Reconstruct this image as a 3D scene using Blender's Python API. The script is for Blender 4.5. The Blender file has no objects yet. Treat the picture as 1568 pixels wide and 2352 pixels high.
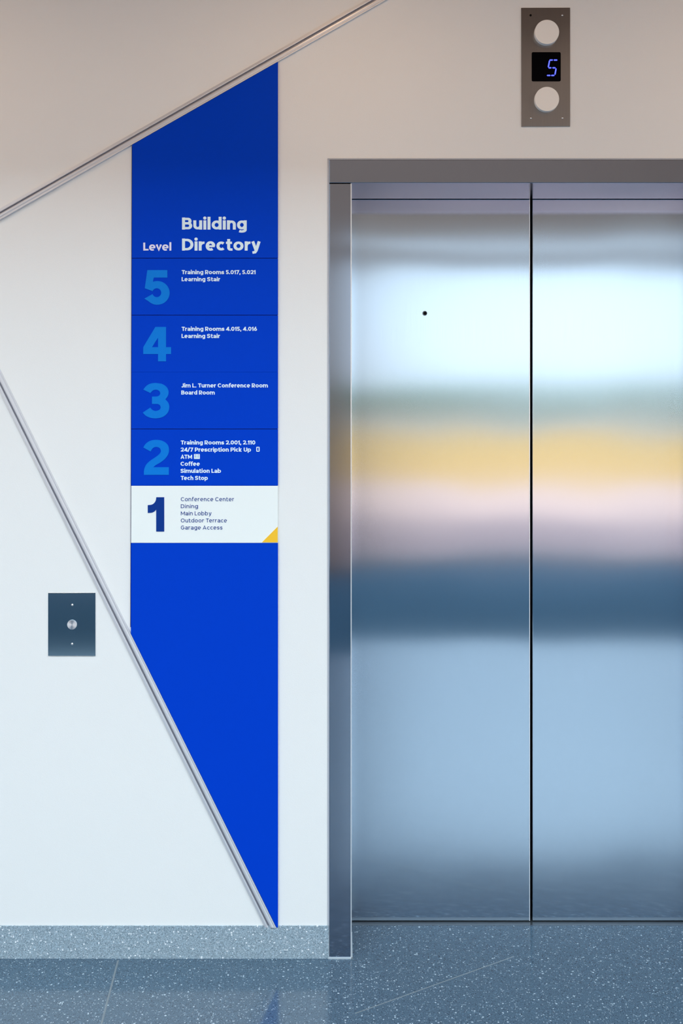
import bpy, bmesh, math, random
from mathutils import Vector, Matrix, geometry, noise
random.seed(7)
SC = bpy.context.scene
COL = SC.collection
PI = math.pi
# ---------------------------------------------------------------- camera model (metres)
H = 1.476            # camera height
D = 2.5              # camera to wall plane (wall plane is y = 0)
F = 2084.0           # focal length in px of the 1568x2352 frame
CX, CY = 784.0, 969.5
S = F / D
def PX(px, y=0.0): return (px - CX) * (D + y) / F
def PZ(py, y=0.0): return H + (CY - py) * (D + y) / F

# ---------------------------------------------------------------- helpers
def setp(o, label=None, cat=None, group=None, kind=None):
    if label: o['label'] = label
    if cat: o['category'] = cat
    if group: o['group'] = group
    if kind: o['kind'] = kind
    return o
def empty(name, loc, parent=None):
    o = bpy.data.objects.new(name, None); COL.objects.link(o); o.location = loc
    o.empty_display_size = .05
    if parent: o.parent = parent
    return o
def obj(name, bm, mat, parent=None, smooth=False, bevel=0, seg=2):
    me = bpy.data.meshes.new(name)
    bmesh.ops.recalc_face_normals(bm, faces=bm.faces[:])
    bm.to_mesh(me); bm.free()
    o = bpy.data.objects.new(name, me); COL.objects.link(o)
    for m in (mat if isinstance(mat, (list, tuple)) else [mat]): me.materials.append(m)
    if smooth: me.polygons.foreach_set('use_smooth', [True]*len(me.polygons))
    if bevel:
        b = o.modifiers.new('bevel', 'BEVEL'); b.width = bevel; b.segments = seg
        b.limit_method = 'ANGLE'; b.angle_limit = math.radians(40)
        b.use_clamp_overlap = True
    if parent:
        o.parent = parent
        # geometry is written in world coordinates: bring it into the parent's frame
        w = Vector(parent.location)
        p = parent.parent
        while p: w += Vector(p.location); p = p.parent
        me.transform(Matrix.Translation(-w))
    return o
def box(bm, x0, x1, y0, y1, z0, z1):
    vs = [bm.verts.new(p) for p in ((x0,y0,z0),(x1,y0,z0),(x1,y1,z0),(x0,y1,z0),(x0,y0,z1),(x1,y0,z1),(x1,y1,z1),(x0,y1,z1))]
    for f in ((0,1,2,3),(4,7,6,5),(0,4,5,1),(1,5,6,2),(2,6,7,3),(3,7,4,0)):
        bm.faces.new([vs[i] for i in f])
    return bm
def prism(bm, loops, y0, y1):
    """extrude polygon loops (first outer, others holes) given as (x,z) from y0 (front) to y1 (back)"""
    if y1 < y0: y0, y1 = y1, y0
    pts = [p for l in loops for p in l]
    tri = geometry.tessellate_polygon([[Vector((p[0], p[1], 0)) for p in l] for l in loops])
    f = [bm.verts.new((p[0], y0, p[1])) for p in pts]
    b = [bm.verts.new((p[0], y1, p[1])) for p in pts]
    for t in tri:
        try:
            bm.faces.new([f[i] for i in t]); bm.faces.new([b[i] for i in reversed(t)])
        except ValueError: pass
    k = 0
    for l in loops:
        n = len(l)
        for i in range(n):
            a, c = k+i, k+(i+1) % n
            bm.faces.new((f[a], f[c], b[c], b[a]))
        k += n
    return bm
def cyl(bm, cx, cz, r, y0, y1, n=48, cham=0.0):
    """disc standing on the wall, axis along y, front at y0 (smaller) with a chamfer"""
    rings = [(r, y1), (r, y0+cham)] + ([(r-cham*.3, y0+cham*.3), (r-cham, y0)] if cham else [(r, y0)])
    prev = None; first = None
    for rr, yy in rings:
        ring = [bm.verts.new((cx+rr*math.cos(2*PI*i/n), yy, cz+rr*math.sin(2*PI*i/n))) for i in range(n)]
        if prev:
            for i in range(n): bm.faces.new((prev[i], prev[(i+1)%n], ring[(i+1)%n], ring[i]))
        else: first = ring
        prev = ring
    bm.faces.new(prev); bm.faces.new(list(reversed(first)))
    return bm
def dome(bm, cx, cz, r, y, h, n=20):
    prev = None
    for k in range(6):
        a = k/6*PI/2
        rr, yy = r*math.cos(a), y-h*math.sin(a)
        ring = [bm.verts.new((cx+rr*math.cos(2*PI*i/n), yy, cz+rr*math.sin(2*PI*i/n))) for i in range(n)]
        if prev:
            for i in range(n): bm.faces.new((prev[i], prev[(i+1)%n], ring[(i+1)%n], ring[i]))
        else: bm.faces.new(list(reversed(ring)))
        prev = ring
    top = bm.verts.new((cx, y-h, cz))
    for i in range(n): bm.faces.new((prev[i], prev[(i+1)%n], top))
    return bm

# ---------------------------------------------------------------- materials
def newmat(name):
    m = bpy.data.materials.new(name); m.use_nodes = True
    nt = m.node_tree; return m, nt, nt.nodes['Principled BSDF']
def plain(name, col, rough=.5, metal=0, spec=.5, emit=None, es=0, bump=0, bscale=300):
    m, nt, p = newmat(name)
    p.inputs['Base Color'].default_value = (*col, 1)
    p.inputs['Roughness'].default_value = rough
    p.inputs['Metallic'].default_value = metal
    p.inputs['Specular IOR Level'].default_value = spec
    if emit:
        p.inputs['Emission Color'].default_value = (*emit, 1); p.inputs['Emission Strength'].default_value = es
    geo = nt.nodes.new('ShaderNodeNewGeometry')
    no = nt.nodes.new('ShaderNodeTexNoise'); no.inputs['Scale'].default_value = bscale; no.inputs['Detail'].default_value = 3
    nt.links.new(geo.outputs['Position'], no.inputs['Vector'])
    if bump:
        b = nt.nodes.new('ShaderNodeBump'); b.inputs['Strength'].default_value = bump; b.inputs['Distance'].default_value = .001
        nt.links.new(no.outputs['Fac'], b.inputs['Height']); nt.links.new(b.outputs['Normal'], p.inputs['Normal'])
    return m
def brushed(name, col, rough, aniso, rot=0.0, radial=None, bump=.04, amt=1.0, grain=(900, 900, 6)):
    m, nt, p = newmat(name)
    p.inputs['Metallic'].default_value = 1
    p.inputs['Roughness'].default_value = rough
    p.inputs['Anisotropic'].default_value = aniso
    p.inputs['Anisotropic Rotation'].default_value = rot
    tg = nt.nodes.new('ShaderNodeTangent'); tg.direction_type = 'RADIAL'; tg.axis = radial or 'Z'
    if radial != 'Y': tg.axis = 'Z'
    nt.links.new(tg.outputs['Tangent'], p.inputs['Tangent'])
    geo = nt.nodes.new('ShaderNodeNewGeometry')
    mp = nt.nodes.new('ShaderNodeMapping'); mp.inputs['Scale'].default_value = grain
    no = nt.nodes.new('ShaderNodeTexNoise'); no.inputs['Scale'].default_value = 1; no.inputs['Detail'].default_value = 2
    nt.links.new(geo.outputs['Position'], mp.inputs['Vector']); nt.links.new(mp.outputs['Vector'], no.inputs['Vector'])
    r = nt.nodes.new('ShaderNodeValToRGB')
    r.color_ramp.elements[0].position = .25; r.color_ramp.elements[1].position = .75
    r.color_ramp.elements[0].color = (*[c*(1-.08*amt) for c in col], 1); r.color_ramp.elements[1].color = (*[min(1, c*(1+.06*amt)) for c in col], 1)
    nt.links.new(no.outputs['Fac'], r.inputs['Fac']); nt.links.new(r.outputs['Color'], p.inputs['Base Color'])
    # slow waviness of sheet steel
    n2 = nt.nodes.new('ShaderNodeTexNoise'); n2.inputs['Scale'].default_value = 2.2; n2.inputs['Detail'].default_value = 1
    nt.links.new(geo.outputs['Position'], n2.inputs['Vector'])
    b = nt.nodes.new('ShaderNodeBump'); b.inputs['Strength'].default_value = bump; b.inputs['Distance'].default_value = .05
    nt.links.new(n2.outputs['Fac'], b.inputs['Height']); nt.links.new(b.outputs['Normal'], p.inputs['Normal'])
    return m
def terrazzo(name, base, lightc, darkc, rough, coat=0.0):
    m, nt, p = newmat(name); L = nt.links
    geo = nt.nodes.new('ShaderNodeNewGeometry')
    # warp for irregular chips
    wn = nt.nodes.new('ShaderNodeTexNoise'); wn.inputs['Scale'].default_value = 260; wn.inputs['Detail'].default_value = 2
    L.new(geo.outputs['Position'], wn.inputs['Vector'])
    ws = nt.nodes.new('ShaderNodeVectorMath'); ws.operation = 'SCALE'; ws.inputs['Scale'].default_value = .004
    L.new(wn.outputs['Color'], ws.inputs[0])
    wa = nt.nodes.new('ShaderNodeVectorMath'); wa.operation = 'ADD'
    L.new(geo.outputs['Position'], wa.inputs[0]); L.new(ws.outputs['Vector'], wa.inputs[1])
    cur = None
    bn = nt.nodes.new('ShaderNodeTexNoise'); bn.inputs['Scale'].default_value = 420; bn.inputs['Detail'].default_value = 3
    L.new(geo.outputs['Position'], bn.inputs['Vector'])
    br = nt.nodes.new('ShaderNodeValToRGB')
    br.color_ramp.elements[0].position = .3; br.color_ramp.elements[1].position = .7
    br.color_ramp.elements[0].color = (*[c*.62 for c in base], 1); br.color_ramp.elements[1].color = (*[c*1.4 for c in base], 1)
    L.new(bn.outputs['Fac'], br.inputs['Fac']); cur = br.outputs['Color']
    def layer(cur, scale, pick, size, col):
        v = nt.nodes.new('ShaderNodeTexVoronoi'); v.inputs['Scale'].default_value = scale
        L.new(wa.outputs['Vector'], v.inputs['Vector'])
        sp = nt.nodes.new('ShaderNodeSeparateColor'); L.new(v.outputs['Color'], sp.inputs['Color'])
        a = nt.nodes.new('ShaderNodeMath'); a.operation = 'GREATER_THAN'; a.inputs[1].default_value = pick; L.new(sp.outputs[0], a.inputs[0])
        # chip size varies from cell to cell
        sz = nt.nodes.new('ShaderNodeMath'); sz.operation = 'MULTIPLY_ADD'; sz.inputs[1].default_value = size*.6; sz.inputs[2].default_value = size*.5
        L.new(sp.outputs[1], sz.inputs[0])
        b = nt.nodes.new('ShaderNodeMath'); b.operation = 'LESS_THAN'; L.new(v.outputs['Distance'], b.inputs[0]); L.new(sz.outputs[0], b.inputs[1])
        c = nt.nodes.new('ShaderNodeMath'); c.operation = 'MULTIPLY'; L.new(a.outputs[0], c.inputs[0]); L.new(b.outputs[0], c.inputs[1])
        mx = nt.nodes.new('ShaderNodeMix'); mx.data_type = 'RGBA'
        L.new(c.outputs[0], mx.inputs[0]); L.new(cur, mx.inputs[6]); mx.inputs[7].default_value = (*col, 1)
        return mx.outputs[2]
    mid = [min(1, c*1.5) for c in base]
    cur = layer(cur, 330, .55, .55, mid)
    cur = layer(cur, 330, .72, .5, darkc)
    cur = layer(cur, 260, .86, .5, [(a+b)/2 for a, b in zip(base, lightc)])
    cur = layer(cur, 170, .91, .42, lightc)
    L.new(cur, p.inputs['Base Color'])
    p.inputs['Roughness'].default_value = rough
    p.inputs['Coat Weight'].default_value = coat; p.inputs['Coat Roughness'].default_value = .06
    return m

M = {}
M['wall'] = plain('wall_paint', (.83, .83, .82), .75, spec=.3, bump=.25, bscale=420)
M['beige'] = plain('added_soffit_paint', (.38, .22, .15), .8, spec=.2, bump=.1)  # colour of the added soffit, saturated for a warm bounce
M['wood'] = plain('timber_panelling', (.24, .15, .11), .6, spec=.3)
M['steel'] = brushed('brushed_steel', (.51, .61, .71), .165, .95, amt=.35)
M['frame'] = brushed('frame_steel', (.37, .43, .52), .13, .8, amt=.3)
M['plate'] = brushed('plate_steel', (.34, .33, .325), .28, .5, amt=.4)
M['dplate'] = brushed('dark_plate_steel', (.26, .34, .40), .12, .3, amt=.3)
M['spun'] = brushed('spun_steel', (.75, .76, .78), .28, .9, radial='Y')
M['chrome'] = plain('polished_screw', (.8, .8, .8), .12, 1)
M['alu'] = plain('satin_aluminium', (.66, .67, .71), .4, .4)
M['bright'] = plain('arris_highlight', (.85, .87, .90), .3, .6)  # pale colour of the painted edge highlights
M['groove'] = plain('groove_shade', (.20, .20, .24), .6, .2)  # darker than the aluminium: shade of the recess put into the colour
M['sealant'] = plain('grey_sealant', (.45, .47, .52), .4)
M['black'] = plain('black_gap', (.005, .005, .006), .9, spec=.1)
M['sill'] = plain('sill_metal', (.16, .19, .22), .35, .9)
M['blue'] = plain('blue_panel', (.0, .048, .56), .5, spec=.04)
M['backing'] = plain('navy_backing_shadow', (.018, .014, .085), .6, spec=.1)
M['bluenum'] = plain('light_blue_vinyl', (.0, .19, .68), .5, spec=.12)
M['white_panel'] = plain('white_panel', (.86, .90, .885), .5, spec=.2)
M['navy'] = plain('navy_vinyl', (.0, .035, .25), .5, spec=.15)
M['vinyl'] = plain('white_vinyl', (.76, .90, .97), .5, spec=.2)
M['vinyl_level'] = plain('pale_lavender_vinyl', (.80, .80, .95), .5, spec=.2)
M['yellow'] = plain('yellow_vinyl', (.95, .55, .035), .5, spec=.2)
M['lens'] = plain('white_lantern_lens', (.90, .87, .83), .35, spec=.5)
M['screen'] = plain('black_display', (.001, .001, .002), .25, spec=.04)
M['led'] = plain('blue_led', (.02, .02, .1), .4, emit=(.06, .08, 1.0), es=2.8)
M['terr_floor'] = terrazzo('terrazzo_floor', (.062, .108, .158), (.36, .46, .54), (.022, .04, .065), .16, .35)
M['terr_base'] = terrazzo('terrazzo_base', (.29, .37, .43), (.80, .84, .87), (.09, .14, .18), .3)
M['joint'] = plain('zinc_divider', (.17, .21, .24), .3, .1)
M['carpet'] = plain('carpet', (.028, .065, .10), .95, spec=.05, bump=.5)
M['mullion'] = plain('mullion_metal', (.25, .27, .29), .4, .8)
M['paving'] = plain('terrace_paving', (.19, .115, .11), .9, spec=.1)
M['paving_pale'] = plain('pale_pink_paving', (.36, .21, .17), .9, spec=.1)
M['lawn'] = plain('dry_lawn', (.33, .165, .04), .95, spec=.05)
M['leaf'] = plain('foliage', (.075, .125, .07), .9, spec=.1)
M['bark'] = plain('bark', (.12, .08, .05), .9)

# ---------------------------------------------------------------- room shell
XL, XR, YB, ZC = -5.0, 5.0, -6.4, 6.0          # side walls, window wall, roof
SOF, ZS = -.85, 2.84                            # depth and height of the soffit added to shade the wall top
DY = .181                                        # landing door plane
JL, JR, OPZ = PX(807), 1.0895, 2.134
FL, FR, FT = PX(756), 1.0895+.0612, PZ(367.5)
def struct(name, bm, m, **k):
    o = obj(name, bm, m, **k); o['kind'] = 'structure'; return o
bm = bmesh.new()
prism(bm, [[(XL, -.05), (FL, -.05), (FL, FT), (FR, FT), (FR, -.05), (XR, -.05), (XR, ZC), (XL, ZC)]], 0, .30)
struct('wall_back', bm, M['wall'])
struct('wall_left', box(bmesh.new(), XL-.2, XL, YB, .3, -.05, ZC), M['wall'])
struct('wall_right', box(bmesh.new(), XR, XR+.2, YB, .3, -.05, ZC), M['wall'])
struct('wall_shaft', box(bmesh.new(), -.4, 1.6, .302, .34, -.05, 2.6), M['black'])  # darkness of the shaft put into the colour, keeps the leaf gap black
# floor with carpet area by the windows
bm = bmesh.new(); box(bm, XL, XR, -3.25, .16, -.05, 0)
struct('floor', bm, M['terr_floor'])
struct('floor_carpet', box(bmesh.new(), XL, XR, YB, -3.25, -.05, 0.0), M['carpet'])
# unseen soffit added to shade the wall top; roof with added skylight
struct('added_ceiling', box(bmesh.new(), XL, XR, SOF, 0, ZS, ZS+.3), M['beige'])
SK0, SK1 = -2.0, -5.2  # added roof opening, lights the lower wall from above
bm = bmesh.new()
prismpts = [[(XL, 0), (XR, 0), (XR, YB), (XL, YB)], [(-4, SK0), (4, SK0), (4, SK1), (-4, SK1)]]
prism(bm, prismpts, 0, .2)
for v in bm.verts: v.co = (v.co.x, v.co.z, ZC+v.co.y)
struct('ceiling_roof', bm, M['wood'])
# window wall
WT = 3.12
bm = bmesh.new()
holes = []
# openings: two wide bays either side of a pier, strip of clerestory above
bays = [(-4.7, -1.25), (.15, 4.7)]
for a, b in bays:
    holes.append([(a, .02), (b, .02), (b, WT), (a, WT)])
    holes.append([(a, 3.25), (b, 3.25), (b, 3.37), (a, 3.37)])
prism(bm, [[(XL, -.05), (XR, -.05), (XR, ZC), (XL, ZC)]] + holes, YB-.2, YB)
struct('wall_front', bm, M['wood'])
n = 0
for a, b in bays:
    n += 1
    r = empty('window_%d' % n, ((a+b)/2, YB-.1, .02)); r['kind'] = 'structure'
    bm = bmesh.new()
    k = 3
    for i in range(k+1):
        x = a+.03+(b-a-.06)*i/k
        box(bm, x-.025, x+.025, YB-.14, YB-.06, .02, WT)
    box(bm, a, b, YB-.14, YB-.06, .02, .07); box(bm, a, b, YB-.14, YB-.06, WT-.05, WT)
    obj('window_frame', bm, M['mullion'], r)

# base boards
bm = box(bmesh.new(), XL, PX(755), -.004, .0, 0, .0895)
struct('baseboard_left', bm, M['terr_base'])
struct('baseboard_right', box(bmesh.new(), FR+.004, XR, -.004, .0, 0, .0895), M['terr_base'])

# floor divider joints
def joint(name, p, q, w):
    a = Vector(p); b = Vector(q); d = (b-a).normalized(); nrm = Vector((-d.y, d.x))*w/2
    bm = bmesh.new()
    vs = [(a+nrm), (b+nrm), (b-nrm), (a-nrm)]
    lo = [bm.verts.new((v.x, v.y, -.002)) for v in vs]; hi = [bm.verts.new((v.x, v.y, .0004)) for v in vs]
    bm.faces.new(hi); bm.faces.new(lo[::-1])
    for i in range(4): bm.faces.new((lo[i], lo[(i+1)%4], hi[(i+1)%4], hi[i]))
    return struct(name, bm, M['joint'])
def floor_at(px, py):
    dist = F*H/(py-CY); return ((px-CX)*dist/F, dist-D)
def joint_px(name, p, q, w, back=1.0):
    a = Vector(floor_at(*p)); b = Vector(floor_at(*q)); d = (b-a).normalized()
    return joint(name, a, b+d*back, w)
joint_px('trim_3', (271, 2206), (233, 2352), .005)
joint_px('trim_4', (1180, 2197), (815, 2328), .0028, 0)

# ---------------------------------------------------------------- lift landing door
door = empty('door_1', ((JL+JR)/2, DY, 0)); door['kind'] = 'structure'
door['label'] = 'brushed stainless steel two-leaf lift door in a grey metal frame'
door['category'] = 'lift door'
G0, G1 = PX(1216.8, DY), PX(1222.4, DY)
leafL = obj('door_leaf', box(bmesh.new(), JL-.03, G0, DY, DY+.03, .003, 2.19), M['steel'], door, bevel=.0016)
leafR = obj('door_leaf', box(bmesh.new(), G1, JR+.03, DY, DY+.03, .003, 2.19), M['steel'], door, bevel=.0016)
# key hole in left leaf
kx, kz = PX(975.2, DY), PZ(719.6, DY)
bm = bmesh.new(); cyl(bm, kx, kz, .0072, DY-.0012, DY+.002, 32, .0008)
kh = obj('keyhole_ring', bm, M['sill'], leafL, smooth=False); kh['label'] = 'small round steel keyhole rim'
bm = bmesh.new(); cyl(bm, kx+.0006, kz, .0050, DY-.0016, DY+.001, 32)
obj('keyhole', bm, M['black'], leafL)
# pale strip on the leaf edge, a painted highlight of its bevel
obj('leaf_edge_highlight', box(bmesh.new(), G0-.0022, G0-.0002, DY-.0012, DY+.02, .003, 2.19), M['bright'], leafL)
FY = -.004
obj('jamb', box(bmesh.new(), FL, JL, FY, DY-.003, .002, OPZ-.0015), M['frame'], door, bevel=.0016)
obj('jamb', box(bmesh.new(), JR, FR, FY, DY-.003, .002, OPZ-.0015), M['frame'], door, bevel=.0016)
obj('jamb_edge_highlight', box(bmesh.new(), JL-.0024, JL+.0003, FY-.0006, FY+.004, .004, OPZ-.002), M['bright'], door)  # pale strip standing in for light caught on the jamb bevel
obj('header', box(bmesh.new(), FL, FR, FY, DY-.007, OPZ, FT), M['frame'], door, bevel=.0012)
obj('sill', box(bmesh.new(), JL-.0, JR+.0, .160, .30, -.05, .0006), M['sill'], door)
bm = bmesh.new()
box(bm, FL-.0052, FL, -.0025, .002, .0895, FT); box(bm, FL-.0052, FR+.0052, -.0025, .002, FT, FT+.0048); box(bm, FR, FR+.0052, -.0025, .002, .0895, FT)
obj('sealant', bm, M['sealant'], door, bevel=.0012)
bm = bmesh.new()
box(bm, FL-.003, JL+.002, FY-.0025, FY+.002, 0, .004); box(bm, JL, JL+.003, FY-.0025, .12, 0, .004)
obj('foot_sealant', bm, plain('pale_sealant', (.45, .52, .57), .5), door)

# ---------------------------------------------------------------- diagonal trims (aluminium reveal)
def trim(name, a, b, label_pts):
    """a,b: ends of the inner (wide-side) edge in px; profile grows to the left of a->b"""
    A = Vector((PX(a[0]), PZ(a[1]))); B = Vector((PX(b[0]), PZ(b[1])))
    d = (B-A).normalized(); nrm = Vector((-d.y, d.x))
    # profile: (offset across, height out of the wall), measured from the inner edge
    u = 1/S
    prof = [(0, 0), (0, .0065), (2.2*u, .0070), (2.8*u, .0052), (4*u, .0050), (7*u, .0062), (10*u, .0062), (12.4*u, .0045), (12.6*u, -.0005+.001),
            (16.2*u, .0005), (16.4*u, .0045), (18*u, .0050), (23.0*u, .0044), (23.4*u, .0030), (23.6*u, 0)]
    bm = bmesh.new()
    ra = []; rb = []
    for o_, h in prof:
        pa = A+nrm*o_; pb = B+nrm*o_
        # clip ends: horizontally at the base board for the lower trim
        if name == 'trim_2':
            t = (B.y-pb.y)/d.y; pb = pb+d*t
        ra.append(bm.verts.new((pa.x, -h, pa.y))); rb.append(bm.verts.new((pb.x, -h, pb.y)))
    for i in range(len(prof)-1):
        f = bm.faces.new((ra[i], ra[i+1], rb[i+1], rb[i]))
        if i == 8: f.material_index = 1
    return struct(name, bm, [M['alu'], M['groove']])
# upper trim: right end out of frame; normal must point up-left
UA, UB = (-900, 507+900*.5697), (1500, 507-1500*.5697)
t1 = trim('trim_1', UA, UB, None)
# lower trim: runs from upper left down to the base board
LA, LB = (0-420, 846-420*2.021), (634.6, 2128.4)
def trim_lower():
    A = Vector((PX(LA[0]), PZ(LA[1]))); B = Vector((PX(LB[0]), PZ(LB[1])))
    d = (B-A).normalized(); nrm = Vector((d.y, -d.x))   # points to the left of frame (down-left)
    if nrm.x > 0: nrm = -nrm
    u = 1/S
    prof = [(0, 0), (0, .0065), (2.2*u, .0070), (2.8*u, .0052), (4*u, .0050), (7*u, .0062), (10*u, .0062), (12.4*u, .0045), (12.6*u, .0005),
            (16.2*u, .0005), (16.4*u, .0045), (18*u, .0050), (23.0*u, .0044), (23.4*u, .0030), (23.6*u, 0)]
    bm = bmesh.new(); ra = []; rb = []
    for o_, h in prof:
        pa = A+nrm*o_; pb = B+nrm*o_
        pb = pb+d*((B.y-pb.y)/d.y)
        ra.append(bm.verts.new((pa.x, -h, pa.y))); rb.append(bm.verts.new((pb.x, -h, pb.y)))
    for i in range(len(prof)-1):
        f = bm.faces.new((ra[i], ra[i+1], rb[i+1], rb[i]))
        if i == 8: f.material_index = 1
    bm.faces.new(rb)
    return struct('trim_2', bm, [M['alu'], M['groove']])
t2 = trim_lower()

# ---------------------------------------------------------------- lettering: a stroke alphabet of our own
def arc(cx, cy, rx, ry, a0, a1, n=18):
    return [(cx+rx*math.cos(math.radians(a0+(a1-a0)*i/n)), cy+ry*math.sin(math.radians(a0+(a1-a0)*i/n))) for i in range(n+1)]
def spline(pts, n=8):
    out = []
    P = [pts[0]]+list(pts)+[pts[-1]]
    for i in range(1, len(P)-2):
        for k in range(n):
            t = k/n
            q = []
            for c in (0, 1):
                p0, p1, p2, p3 = P[i-1][c], P[i][c], P[i+1][c], P[i+2][c]
                q.append(.5*((2*p1)+(-p0+p2)*t+(2*p0-5*p1+4*p2-p3)*t*t+(-p0+3*p1-3*p2+p3)*t**3))
            out.append(tuple(q))
    out.append(pts[-1]); return out
XH, ASC, DESC = .765, 1.06, -.27
def glyph(c, w):
    """returns (advance width of the ink box, strokes) ; stroke = (points, closed)"""
    h = w/2; xh = XH; o = .008
    W = {'m': 1.20, 'i': w, 'l': w, 'j': w, '.': w*1.05, ',': w*1.05, ' ': .20, '1': .40, 't': .50, 'f': .50, 'r': .46, 's': .62, 'e': .76, 'c': .66, 'a': .70, 'o': .80,
         'g': .77, 'd': .79, 'b': .79, 'p': .79, 'n': .70, 'u': .70, 'h': .70, 'k': .74, 'v': .76, 'y': .76,
         'A': .98, 'B': .80, 'C': .88, 'D': .90, 'G': .95, 'J': .62, 'L': .62, 'M': 1.06, 'O': 1.02, 'P': .78, 'R': .80, 'S': .78, 'T': .80, 'U': .84,
         '0': .78, '2': .70, '4': .78, '5': .70, '6': .76, '7': .68, '/': .52}[c]
    cx = W/2; St = []
    def s(p, closed=False): St.append((p, closed))
    if c in 'il':
        s([(h, 0), (h, xh if c == 'i' else ASC)])
        if c == 'i': St.append((('dot', h, ASC-w*.46, w*.57), True))
    elif c in 'nhm':
        s([(h, 0), (h, xh if c != 'h' else ASC)])
        k = 2 if c == 'm' else 1
        aw = (W-w)/k
        for q in range(k):
            x0 = h+q*aw; r = aw/2
            s([(x0+aw, 0)] + arc(x0+r, xh-h-r*.95+o, r, r*.95, 0, 180))
    elif c == 'u':
        s([(W-h, xh), (W-h, 0)]); r = (W-w)/2
        s([(h, xh)] + arc(cx, h+r*.95-o, r, r*.95, 180, 360))
    elif c == 'r':
        s([(h, 0), (h, xh)]); s(arc(h+.29, xh-h-.27, .29, .27+o, 180, 88, 10) + [(W, xh-h+o)])
    elif c in 'odbpg':
        rx, ry = (W-w)/2, (xh-w)/2+o
        s(arc(cx, xh/2, rx, ry, 0, 360, 30)[:-1], True)
        if c == 'd': s([(W-h, 0), (W-h, ASC)])
        if c == 'b': s([(h, 0), (h, ASC)])
        if c == 'p': s([(h, DESC), (h, xh)])
        if c == 'g': s([(W-h, xh), (W-h, -.02)] + arc(cx-.01, -.02, W/2-h+.01, -DESC-h-.02+o, 0, -135, 12))
    elif c == 'c': s(arc(cx+.05, xh/2, cx-h+.05, (xh-w)/2+o, 46, 314, 24))
    elif c == 'e':
        St.append(([(h, xh*.475), (W-h*.3, xh*.475)], 'thin'))
        s(arc(cx, xh/2, cx-h, (xh-w*.8)/2+o, 2, 308, 28))
    elif c == 'a':
        s(arc(cx-.02, xh-h-.19, W/2-h+.02, .19+o, 152, 0, 14) + [(W-h, 0)])
        r = .5*(xh*.58-w)
        s([(W-h, h+2*r), (h+.20, h+2*r)] + arc(h+.18, h+r-o, .18, r, 90, 270, 12) + [(W-h-.12, h-o), (W-h, h+.10)])
    elif c == 's':
        T, Bm = xh-h+o, h-o
        s(spline([(W-.06, T-.10), (W*.66, T-.005), (cx, T), (W*.22, T-.06), (h*.9, xh*.67), (W*.28, xh*.555), (W*.72, xh*.43), (W-h*.9, xh*.30), (W*.78, Bm+.05), (cx, Bm), (W*.28, Bm+.015), (.05, Bm+.12)]))
    elif c == 't':
        x = .10+h; s([(x, ASC-.10), (x, h*1.8+.06)] + arc(x+h+.04, h*.8+h+.04-o, h+.04, h+.04, 180, 268, 8) + [(W+.02, h*.8-o)]); s([(0, xh-h), (W-.02, xh-h)])
    elif c == 'f':
        x = .10+h; s([(x, 0), (x, ASC-h*1.8-.05)] + arc(x+h+.05, ASC-h*1.8-.04, h+.05, h+.04, 180, 90, 8) + [(W+.02, ASC-h*.8)]); s([(0, xh-h), (W-.04, xh-h)])
    elif c == 'k':
        s([(h, 0), (h, ASC)]); s([(h, xh*.36), (W-h*1.2, xh)]); s([(h+.10, xh*.46), (W-h*1.15, 0)])
    elif c == 'v': s([(h*1.05, xh), (cx, h*.9), (W-h*1.05, xh)])
    elif c == 'y':
        s([(h*1.05, xh), (cx+.01, .02)]); s([(W-h*1.05, xh), (cx+.03, .03), (cx-.07, -.13), (.10, DESC+h-.02)])
    elif c == 'A': s([(h*1.0, 0), (cx, 1-h*.8), (W-h*1.0, 0)]); s([(W*.22, .27), (W*.78, .27)])
    elif c == 'B':
        s([(h, 0), (h, 1)])
        for y0, y1, ww in ((.5, 1, W-.05), (0, .5+0, W)):
            t, b = y1-h, (y0+h if y0 == 0 else y0); 
            if y0 > 0: b = .52
            else: t = .52
            r = (t-b)/2
            s([(h, t), (ww-h-r, t)] + arc(ww-h-r, b+r, r, r, 90, -90, 12) + [(h, b)])
    elif c in 'CG':
        e = 316 if c == 'C' else 360
        s(arc(cx+(.05 if c == 'C' else .01), .5, cx-h+(.05 if c == 'C' else 0), .5-h+o, 42, e if c == 'C' else 352, 28))
        if c == 'G': s([(cx+.04, .46), (W-h*.3, .46)])
    elif c == 'D':
        s([(h, 0), (h, 1)]); s([(h, 1-h), (W*.42, 1-h)] + arc(W*.42, .5, W*.58-h, .5-h, 90, -90, 18) + [(h, h)])
    elif c == 'J': s([(W-h, 1), (W-h, .32)] + arc(cx, .30, W/2-h, .30-h+o, 0, -160, 12))
    elif c == 'L': s([(h, 1), (h, h), (W, h)])
    elif c == 'M': s([(h, 0), (h, 1-w*.2)]); s([(W-h, 0), (W-h, 1-w*.2)]); s([(h, 1-h*.9), (cx, .26), (W-h, 1-h*.9)])
    elif c in 'O0': s(arc(cx, .5, cx-h, .5-h+o, 0, 360, 34)[:-1], True)
    elif c in 'PR':
        s([(h, 0), (h, 1)]); r = (.62-h*1.0)/2; t = 1-h; r = (t-.40)/2
        s([(h, t), (W-h-r, t)] + arc(W-h-r, t-r, r, r, 90, -90, 12) + [(h, t-2*r)])
        if c == 'R': s([(W*.42, .40), (W-h*1.15, 0)])
    elif c == 'S':
        T, Bm = 1-h+o, h-o
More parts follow.
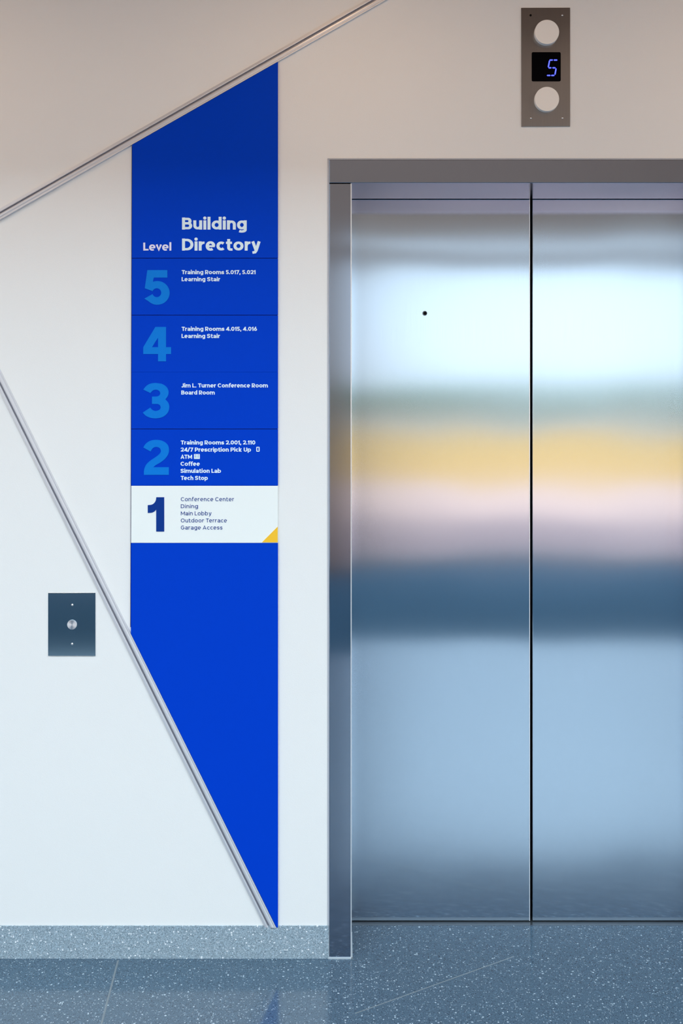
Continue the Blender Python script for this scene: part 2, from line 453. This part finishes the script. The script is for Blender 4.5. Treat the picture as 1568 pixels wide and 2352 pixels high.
        s(spline([(W-.07, T-.13), (W*.66, T-.01), (cx, T), (W*.22, T-.07), (h, .70), (W*.28, .57), (W*.74, .43), (W-h, .29), (W*.78, Bm+.06), (cx, Bm), (W*.28, Bm+.02), (.05, Bm+.15)]))
    elif c == 'T': s([(0, 1-h), (W, 1-h)]); s([(cx, 0), (cx, 1)])
    elif c == 'U': s([(h, 1), (h, .36)] + arc(cx, .34, W/2-h, .34-h+o, 180, 360, 14) + [(W-h, 1)])
    elif c == '1': s([(W-h, 0), (W-h, 1)]); s([(W-h, .90), (W*.45, .76), (0, .72)])
    elif c == '2':
        T = 1-h+o
        s(spline([(.06, .74), (.14, T-.07), (cx-.02, T), (W*.82, T-.07), (W-h, .70), (W*.80, .49), (W*.42, .27), (h+.06, h)]) ); s([(.02, h), (W, h)])
    elif c == '4': s([(W*.72, 0), (W*.72, 1)]); s([(W*.66, 1-h), (h*.9, .28), (W, .28)])
    elif c == '5':
        s([(W-.04, 1-h), (h+.06, 1-h), (h+.02, .52)]); s(arc(cx-.03, .32, W/2-h+.03, .32-h+o, 130, -150, 20))
    elif c == '6':
        s(arc(cx, .33, cx-h, .33-h+o, 0, 360, 24)[:-1], True); s([(h+.01, .34), (W*.36, .66), (W*.66, 1)])
    elif c == '7': s([(0, 1-h), (W-h*.7, 1-h), (W*.32, 0)])
    elif c == '/': s([(.04, -.05), (W-.04, 1.05)])
    elif c == '.': St.append((('dot', h, h*1.02, h*1.08), True))
    elif c == ',': s([(h*1.15, w*.95), (h*1.1, .02), (h*.55, -.17)])
    return W, St
def ribbon(bm, pts, closed, w, y, th, X, Z):
    """flat-ended stroke of width w (own units) mapped by X(),Z() to the wall, front at y-th"""
    if pts[0] == 'dot':
        _, cx, cy, r = pts
        ring = arc(cx, cy, r, r, 0, 360, 18)[:-1]
        prism(bm, [[(X(a), Z(b)) for a, b in ring]], y-th, y); return
    # drop repeated points
    q = [pts[0]]
    for p in pts[1:]:
        if math.hypot(p[0]-q[-1][0], p[1]-q[-1][1]) > 1e-4: q.append(p)
    pts = q; n = len(pts); L = []; R = []
    for i in range(n):
        if closed is True: a, b = pts[(i-1) % n], pts[(i+1) % n]; c = pts[i]
        else: a, b, c = pts[max(i-1, 0)], pts[min(i+1, n-1)], pts[i]
        d1 = Vector((c[0]-a[0], c[1]-a[1])); d2 = Vector((b[0]-c[0], b[1]-c[1]))
        if d1.length < 1e-6: d1 = d2
        if d2.length < 1e-6: d2 = d1
        d1.normalize(); d2.normalize(); t = (d1+d2)
        if t.length < .2: t = d1.copy()
        t.normalize(); nn = Vector((-t.y, t.x)); k = max(.45, nn.dot(Vector((-d1.y, d1.x))))
        wt = w*(.80+.20*min(1, abs(t.y)*1.15)) if closed != 'thin' else w*.68; o = nn*(wt/2/k)
        L.append((c[0]+o.x, c[1]+o.y)); R.append((c[0]-o.x, c[1]-o.y))
    def ring(side): return ([bm.verts.new((X(p[0]), y-th, Z(p[1]))) for p in side], [bm.verts.new((X(p[0]), y, Z(p[1]))) for p in side])
    lf, lb = ring(L); rf, rb = ring(R)
    m = n if closed is True else n-1
    for i in range(m):
        j = (i+1) % n
        bm.faces.new((lf[i], lf[j], rf[j], rf[i])); bm.faces.new((lf[i], lf[j], lb[j], lb[i])); bm.faces.new((rf[i], rf[j], rb[j], rb[i]))
    if closed is not True:
        for i in (0, n-1): bm.faces.new((lf[i], rf[i], rb[i], lb[i]))
def text(bm, string, x0, x1, base, cap, w, y, gap=.10):
    """write string so that its ink spans x0..x1 px with the baseline at base px and capital height cap px"""
    pos = 0; items = []
    KERN = {'ev': -.08, 've': -.08, 'Le': -.03, 'La': -.03, 'fe': -.04, 'ff': -.06, 'er': 0, 'Tr': -.06, 'Tu': -.05, 'Te': -.10, 'To': -.08, 'ow': 0, 'ry': -.04, 'r,': -.04, 'AT': -.10, '/7': -.02, '24': .02, 'P.': 0, '4/': -.05}
    prev = None
    for c in string:
        if c == ' ': pos += .30 + gap*1.3; prev = None; continue
        W, St = glyph(c, w)
        if prev: pos += gap + KERN.get(prev+c, 0)
        items.append((pos, St)); pos += W; prev = c
    kx = (x1-x0)/pos
    e = 0
    for p, St in items:
        for pts, closed in St:
            e = (e+1) % 3
            ribbon(bm, pts, closed, w, y, .0006+e*.00003,
                   lambda u, p=p: PX(x0+(p+u)*kx, y), lambda v: PZ(base-v*cap, y))

# ---------------------------------------------------------------- building directory
TH = .006
PL, PR = 303.0, 638.3
def on_up(x): return 507-.5697*x        # lower edge of the upper trim
def on_lo(y): return LB[0]-(LB[1]-y)/2.021   # right edge of the lower trim
sign = empty('directory_sign', (PX(470), 0, PZ(1246)))
setp(sign, 'tall blue building directory sign with a white level one panel beside the lift', 'sign')
def smooth(loop, lim=38):
    n = len(loop); P = [Vector(p) for p in loop]
    sharp = []
    for i in range(n):
        a = P[i]-P[i-1]; b = P[(i+1) % n]-P[i]
        sharp.append(a.length > 1e-6 and b.length > 1e-6 and math.degrees(a.angle(b)) > lim)
    out = []
    for i in range(n):
        j = (i+1) % n; p1, p2 = P[i], P[j]
        out.append(tuple(p1))
        if (sharp[i] and sharp[j]) or (p2-p1).length > 52: continue
        p0 = P[i-1] if not sharp[i] else p1*2-p2
        p3 = P[(j+1) % n] if not sharp[j] else p2*2-p1
        if (p1-p0).length > 52: p0 = p1-(p1-p0).normalized()*30
        if (p3-p2).length > 52: p3 = p2+(p3-p2).normalized()*30
        for k in (1, 2, 3):
            t = k/4
            out.append(tuple(.5*((2*p1)+(-p0+p2)*t+(2*p0-5*p1+4*p2-p3)*t*t+(-p0+3*p1-3*p2+p3)*t**3)))
    return out
def panel(name, pts, mat, th=TH, parent=sign, bev=.0005):
    bm = bmesh.new(); prism(bm, [[(PX(a), PZ(b)) for a, b in pts]], -th, 0)
    return obj(name, bm, mat, parent, bevel=bev, seg=1)
def shape(name, loops, mat, parent, th=.0008, conv=lambda p: p):
    bm = bmesh.new(); prism(bm, [[(PX(conv(p)[0], -TH), PZ(conv(p)[1], -TH)) for p in l] for l in loops], -TH-th, -TH)
    return obj(name, bm, mat, parent)
Z1 = lambda p: (290+p[0]/4.2378, 460+p[1]/4.2378)
Z2 = lambda p: (290+p[0]/4.2378, 860+p[1]/4.2378)
g = .6
PLt, PLb = 304.0, 302.0
def lx(y): return 304.6+(301.2-304.6)*(y-333)/(1448-333)
def rect(y0, y1): return [(lx(y0), y0), (PR, y0), (PR, y1), (lx(y1), y1)]
bk = panel('backing_shadow_panel', [(lx(336)-1.8, 336), (lx(336)+3, 334), (PR-1, 200), (PR-1, 1280), (PR-60, 1440), (lx(1440)+1, 1440), (lx(1440)-1.8, 1440)], M['backing'], th=.002, bev=0)  # dark behind the seams; left overhang stands in for the sign's contact shadow
hp = panel('header_panel', [(lx(333), on_up(lx(333))+.6), (PR, on_up(PR)+.6), (PR, 594-g), (lx(594), 594-g)], M['blue'])
def lettering(name, lines, mat, parent, w, cap, gap=.10):
    bm = bmesh.new()
    for st, x0, x1, base in lines: text(bm, st, x0, x1, base, cap, w, -TH, gap)
    return obj(name, bm, mat, parent)
lettering('title_lettering', [('Building', 418, 566.4, 527.3)], M['vinyl'], hp, .235, 27.6, .095)
lettering('title_lettering', [('Directory', 418, 598.6, 575.6)], M['vinyl'], hp, .235, 27.6, .095)
lettering('level_heading', [('Level', 329, 393.3, 575.6)], M['vinyl_level'], hp, .225, 18.2, .09)
def level(y0, y1, loops, conv, lines, mat=M['blue'], num=M['bluenum'], let=M['vinyl'], w=.232, cap=9.4, gap=.10, g0=g, g1=g):
    p = panel('level_panel', rect(y0+g0, y1-g1), mat)
    shape('level_number', [smooth(l_) for l_ in loops] if y0 != 594 and len(loops) == 1 else loops, num, p, conv=conv)
    l = lettering('room_list', lines, let, p, w, cap, gap)
    return p, l
n5 = [[(205,680),(400,680),(400,753),(268,753),(259,793)] + [(a, b) for a, b in [(302+120*math.sin(math.radians(t)), 902-116*math.cos(math.radians(t))) for t in range(-14, 232, 10)]] + [(175,958),(255,914)]
       + [(297+43*math.sin(math.radians(t)), 900-43*math.cos(math.radians(t))) for t in range(245, -80, -14)] + [(254,884),(180,857)]]
n4 = [[(283,1233),(387,1233),(387,1430),(436,1430),(436,1497),(387,1497),(387,1568),(309,1568),(309,1497),(165,1497),(165,1430)], [(309,1338),(251,1430),(309,1430)]]
n3 = [[(165,148),(195,112),(235,90),(285,83),(340,90),(385,115),(408,150),(411,185),(402,215),(380,243),(405,270),(417,300),(418,330),(405,370),(375,402),(335,421),(285,428),(235,422),(190,402),(160,372),(233,323),(250,342),(275,354),(305,352),(328,340),(335,320),(328,300),(305,288),(250,287),(250,216),(300,214),(322,203),(331,185),(325,165),(308,153),(285,149),(258,157),(235,181)]]
n2 = [[(165,712),(185,680),(215,655),(250,641),(290,637),(335,642),(380,662),(408,695),(416,735),(410,770),(395,800),(370,828),(335,855),(300,875),(280,888),(263,903),(414,903),(414,978),(172,978),(172,940),(180,905),(200,870),(235,838),(280,808),(315,782),(335,755),(335,733),(322,715),(295,706),(268,712),(250,728),(237,750)]]
n1 = [[(292,1195),(369,1195),(369,1529),(291,1529),(291,1315),(278,1330),(250,1345),(209,1348),(209,1272),(245,1268),(270,1253),(286,1228)]]
level(594, 724.3, n5, Z1, [('Training Rooms 5.017, 5.021', 417.2, 586.6, 629.8), ('Learning Stair', 417, 505.4, 646.0)])
level(724.3, 855, n4, Z1, [('Training Rooms 4.015, 4.016', 417, 590.1, 760), ('Learning Stair', 416.8, 505, 776.4)], g1=.05)
level(855, 985.3, n3, Z2, [('Jim L. Turner Conference Room', 416.2, 615, 890), ('Board Room', 416.2, 493, 906.3)], g0=.05)
p2, l2 = level(985.3, 1115.4, n2, Z2, [('Training Rooms 2.001, 2.110', 415, 586.1, 1021), ('24/7 Prescription Pick Up', 415, 576.2, 1037.3), ('ATM', 414.6, 441, 1053.7),
      ('Coffee', 414.6, 458.7, 1069.9), ('Simulation Lab', 414.6, 507.3, 1086.1), ('Tech Stop', 415, 477.1, 1102.4)], g1=.3)
p1, l1 = level(1115.4, 1246.5, n1, Z2, [('Conference Center', 415.3, 537.3, 1151), ('Dining', 415.3, 454.5, 1167.2), ('Main Lobby', 415.3, 485.6, 1183.5),
      ('Outdoor Terrace', 415.3, 520.8, 1199.8), ('Garage Access', 415.3, 510.6, 1216.1)], M['white_panel'], M['navy'], M['navy'], .145, 9.0, .19, g0=.2, g1=.2)
p1['label'] = 'white level panel with navy lettering'
# pictograms on the level two list
def rr(x0, x1, y0, y1, r=.8):
    out = []
    for cx, cy, a in ((x1-r, y0+r, -90), (x1-r, y1-r, 0), (x0+r, y1-r, 90), (x0+r, y0+r, 180)):
        out += [(cx+r*math.cos(math.radians(a+k*22.5)), cy+r*math.sin(math.radians(a+k*22.5))) for k in range(5)]
    return out
shape('locker_pictogram', [rr(588.4, 596.0, 1026.2, 1037.4, 1.6), rr(590.4, 594.1, 1028.2, 1035.4, .5)], M['vinyl'], p2)
shape('locker_handle_mark', [[(593.0, 1030.6), (594.3, 1030.6), (594.3, 1032.2), (593.0, 1032.2)]], M['vinyl'], p2)
def q(x0, x1, y0, y1): return [(x0, y0), (x1, y0), (x1, y1), (x0, y1)]
shape('cash_machine_pictogram', [rr(445.4, 458.8, 1042.9, 1054.1, .8), q(447.2, 451.0, 1044.3, 1045.3), q(453.3, 457.2, 1044.3, 1045.3), q(447.2, 451.0, 1047.3, 1048.5), q(453.3, 456.5, 1047.3, 1048.5),
      q(447.2, 451.2, 1050.6, 1051.3), q(453.2, 457.0, 1050.6, 1051.3)], M['vinyl'], p2)
cm = shape('corner_marker', [[(637.6, 1209.4), (637.6, 1245.6), (601.4, 1245.6)]], M['yellow'], p1)
cm['label'] = 'yellow corner triangle'
# bottom panel cut by the lower trim
yl = LB[1]-(LB[0]-lx(1448))*2.021
panel('lower_panel', [(lx(1246.5), 1246.5+g*.5), (PR, 1246.5+g*.5), (PR, 2128.0), (on_lo(2128)+.8, 2128.0), (lx(1448)+.3, yl)], M['blue'])

# ---------------------------------------------------------------- floor indicator above the door
ind = empty('floor_indicator', (PX(1252.6), 0, PZ(290.5)))
setp(ind, 'steel lift floor indicator plate with two round white lanterns and a blue digit five', 'lift indicator')
PT = .003
bm = bmesh.new(); prism(bm, [[(PX(a, -PT), PZ(b, -PT)) for a, b in ((1196.6, 17.8), (1308.9, 17.4), (1308.9, 290.3), (1197.4, 290.8))]], -PT, 0)
obj('plate', bm, M['plate'], ind, bevel=.0004, seg=1)
for py in (73.2, 227.2):
    bm = bmesh.new(); yf = -.0145; cyl(bm, PX(1255.8, yf), PZ(py, yf), 28.0*(D+yf)/F, yf, -PT+.0005, 64, .0008)
    o = obj('lantern', bm, M['lens'], ind); o['label'] = 'round white lantern lens, ' + ('upper' if py < 100 else 'lower')
bm = bmesh.new(); prism(bm, [[(PX(a, -PT), PZ(b, -PT)) for a, b in rr(1220.6, 1287.2, 120.0, 187.0, 3.2)]], -PT-.0008, -PT+.0005)
disp = obj('display', bm, M['screen'], ind); disp['label'] = 'black square display with blue lit digit'
bm = bmesh.new(); IZ = lambda x, y: (1160+x/7.585, y/7.585)
for a, b in (((766,1049),(829,1049)), ((841,1049),(906,1049)), ((770,1056),(747,1176)), ((749,1184),(804,1184)), ((817,1184),(875,1184)), ((884,1192),(863,1306)), ((722,1317),(787,1317)), ((796,1317),(856,1317))):
    pa, pb = IZ(*a), IZ(*b)
    ax, az, bx, bz = PX(pa[0], -PT), PZ(pa[1], -PT), PX(pb[0], -PT), PZ(pb[1], -PT)
    d = Vector((bx-ax, bz-az)); d.normalize(); nn = Vector((-d.y, d.x))*.00165; e = d*.0014
    pts = [(ax, az), (ax+e.x+nn.x, az+e.y+nn.y), (bx-e.x+nn.x, bz-e.y+nn.y), (bx, bz), (bx-e.x-nn.x, bz-e.y-nn.y), (ax+e.x-nn.x, az+e.y-nn.y)]
    prism(bm, [pts], -PT-.0012, -PT-.0006)
obj('digit', bm, M['led'], disp)
for x, y in ((988, 272), (443, 2064), (990, 2060)):
    c = IZ(x, y); bm = dome(bmesh.new(), PX(c[0]), PZ(c[1]), .0027, -PT, .0018)
    obj('screw', bm, M['chrome'], ind, smooth=True)
c = IZ(437, 275); bm = cyl(bmesh.new(), PX(c[0]), PZ(c[1]), .0031, -PT-.0003, -PT+.001, 24)
o = obj('screw_hole', bm, M['black'], ind)

# ---------------------------------------------------------------- steel key-switch plate low on the left
sw = empty('switch_plate', (PX(165), 0, PZ(1506)))
setp(sw, 'small dark steel wall plate with a round centre button beside the lower diagonal trim', 'wall plate')
bm = bmesh.new(); prism(bm, [[(PX(a), PZ(b)) for a, b in ((110.9, 1361.6), (219.3, 1361.4), (219.3, 1506.2), (110.9, 1506.0))]], -.002, 0)
obj('plate', bm, M['dplate'], sw, bevel=.0003, seg=1)
for c in ((166.6, 1389.3), (166.2, 1478.8)):
    obj('screw', dome(bmesh.new(), PX(c[0]), PZ(c[1]), .0035, -.002, .0022), M['chrome'], sw, smooth=True)
bm = bmesh.new(); bx_, bz_ = PX(166.2), PZ(1434.2)
cyl(bm, 0, 0, 11.2/S, -.0045, -.0015, 48, .0008)
b = obj('button', bm, M['spun']); b.location = (bx_, 0, bz_)
b.parent = sw; b.location = Vector((bx_, 0, bz_))-sw.location

# ---------------------------------------------------------------- outside the windows
struct('floor_terrace', box(bmesh.new(), -40, 40, -11.3, YB-.2, -.1, -.02), M['paving'])
struct('floor_walk', box(bmesh.new(), -40, 40, -20, -11.3, -.1, -.02), M['paving_pale'])

struct('ground_lawn', box(bmesh.new(), -140, 140, -160, -20, -.1, -.02), M['lawn'])
def tree_mesh(seed):
    random.seed(seed); bm = bmesh.new()
    for k in range(9):
        a = random.uniform(0, 2*PI); r = random.uniform(0, 1.3)
        m = Matrix.Translation((r*math.cos(a)*1.3, r*math.sin(a), random.uniform(1.8, 4.4))) @ Matrix.Diagonal((2.0, 1.8, 1.4, 1))
        bmesh.ops.create_icosphere(bm, subdivisions=3, radius=1, matrix=m)
    for v in bm.verts:
        v.co += v.co.normalized()*noise.noise(v.co*1.7)*.5
    return bm
protos = []
for k in range(3):
    r = empty('shade_tree', (0, 0, 0))
    c = obj('crown', tree_mesh(k+3), M['leaf'], r, smooth=True)
    bm = bmesh.new(); bmesh.ops.create_cone(bm, segments=10, radius1=.28, radius2=.16, depth=2.6, matrix=Matrix.Translation((0, 0, 1.25)), cap_ends=True)
    obj('trunk', bm, M['bark'], r); protos.append((r, list(r.children)))
for i in range(26):
    pr, ch = protos[i % 3]
    if i < 3: r = pr
    else:
        r = pr.copy(); COL.objects.link(r)
        for c in ch:
            d = c.copy(); COL.objects.link(d); d.parent = r
    r.location = (-57+(i % 13)*9.4+(i//13)*4.7, -94-(i//13)*14+random.uniform(-2, 2), -.02); r.rotation_euler = (0, 0, random.uniform(0, 6)); r.scale = (1, 1, 1.12)
    setp(r, 'green shade tree in the row across the lawn behind the camera', 'tree', 'trees across the lawn')

# ---------------------------------------------------------------- light: overcast sky through the windows and the added roof light
W = bpy.data.worlds.new('world'); SC.world = W; W.use_nodes = True
nt = W.node_tree; bg = nt.nodes['Background']
tc = nt.nodes.new('ShaderNodeTexCoord'); sp = nt.nodes.new('ShaderNodeSeparateXYZ'); rp = nt.nodes.new('ShaderNodeValToRGB')
nt.links.new(tc.outputs['Generated'], sp.inputs[0]); nt.links.new(sp.outputs['Z'], rp.inputs['Fac'])
e = rp.color_ramp.elements
e[0].position = 0.0; e[0].color = (.25, .26, .27, 1)
e[1].position = 1.0; e[1].color = (.83, .97, 1.05, 1)
x = e.new(.25); x.color = (.22, .26, .29, 1)
x = e.new(.5); x.color = (.75, .9, 1.0, 1)
nt.links.new(rp.outputs['Color'], bg.inputs['Color'])
bg.inputs['Strength'].default_value = 7.4
def portal(name, loc, sx, sy, rot):
    l = bpy.data.lights.new(name, 'AREA'); l.shape = 'RECTANGLE'; l.size = sx; l.size_y = sy; l.cycles.is_portal = True
    o = bpy.data.objects.new(name, l); COL.objects.link(o); o.location = loc; o.rotation_euler = rot
portal('added_skylight_portal', (0, (SK0+SK1)/2, ZC+.25), 8, SK0-SK1, (0, 0, 0))
for a, b in bays: portal('window_portal', ((a+b)/2, YB-.25, 1.75), b-a, 3.5, (PI/2, 0, 0))
# unseen warm lamps added to tint the wall top
def down(x, y, power):
    l = bpy.data.lights.new('fill_lamp_source', 'AREA'); l.shape = 'DISK'; l.size = .16; l.energy = power; l.color = (1, .64, .36)
    o = bpy.data.objects.new('fill_lamp_source', l); COL.objects.link(o); o.location = (x, y, ZS-.012)
    bm = bmesh.new(); bmesh.ops.create_cone(bm, segments=32, radius1=.095, radius2=.10, depth=.01, cap_ends=True, matrix=Matrix.Translation((x, y, ZS-.004)))
    d = obj('fill_lamp', bm, M['lens']); setp(d, 'round fill lamp added under the soffit', 'fill lamp', 'added fill lamps')
for x in (-2.6, -1.3, 0, 1.3, 2.6): down(x, -.68, 2.7)

# ---------------------------------------------------------------- camera
cd = bpy.data.cameras.new('camera'); cam = bpy.data.objects.new('camera', cd); COL.objects.link(cam)
cam.location = (0, -D, H); cam.rotation_euler = (PI/2, 0, 0)
cd.sensor_fit = 'VERTICAL'; cd.sensor_height = 36; cd.sensor_width = 24; cd.lens = F/2352*36
cd.shift_y = -(2352/2-CY)/2352; cd.clip_start = .05; cd.clip_end = 500
SC.camera = cam
SC.view_settings.view_transform = 'Standard'; SC.view_settings.look = 'None'
SC.view_settings.exposure = 0.13; SC.view_settings.gamma = 1.0; SC.view_settings.use_curve_mapping = False
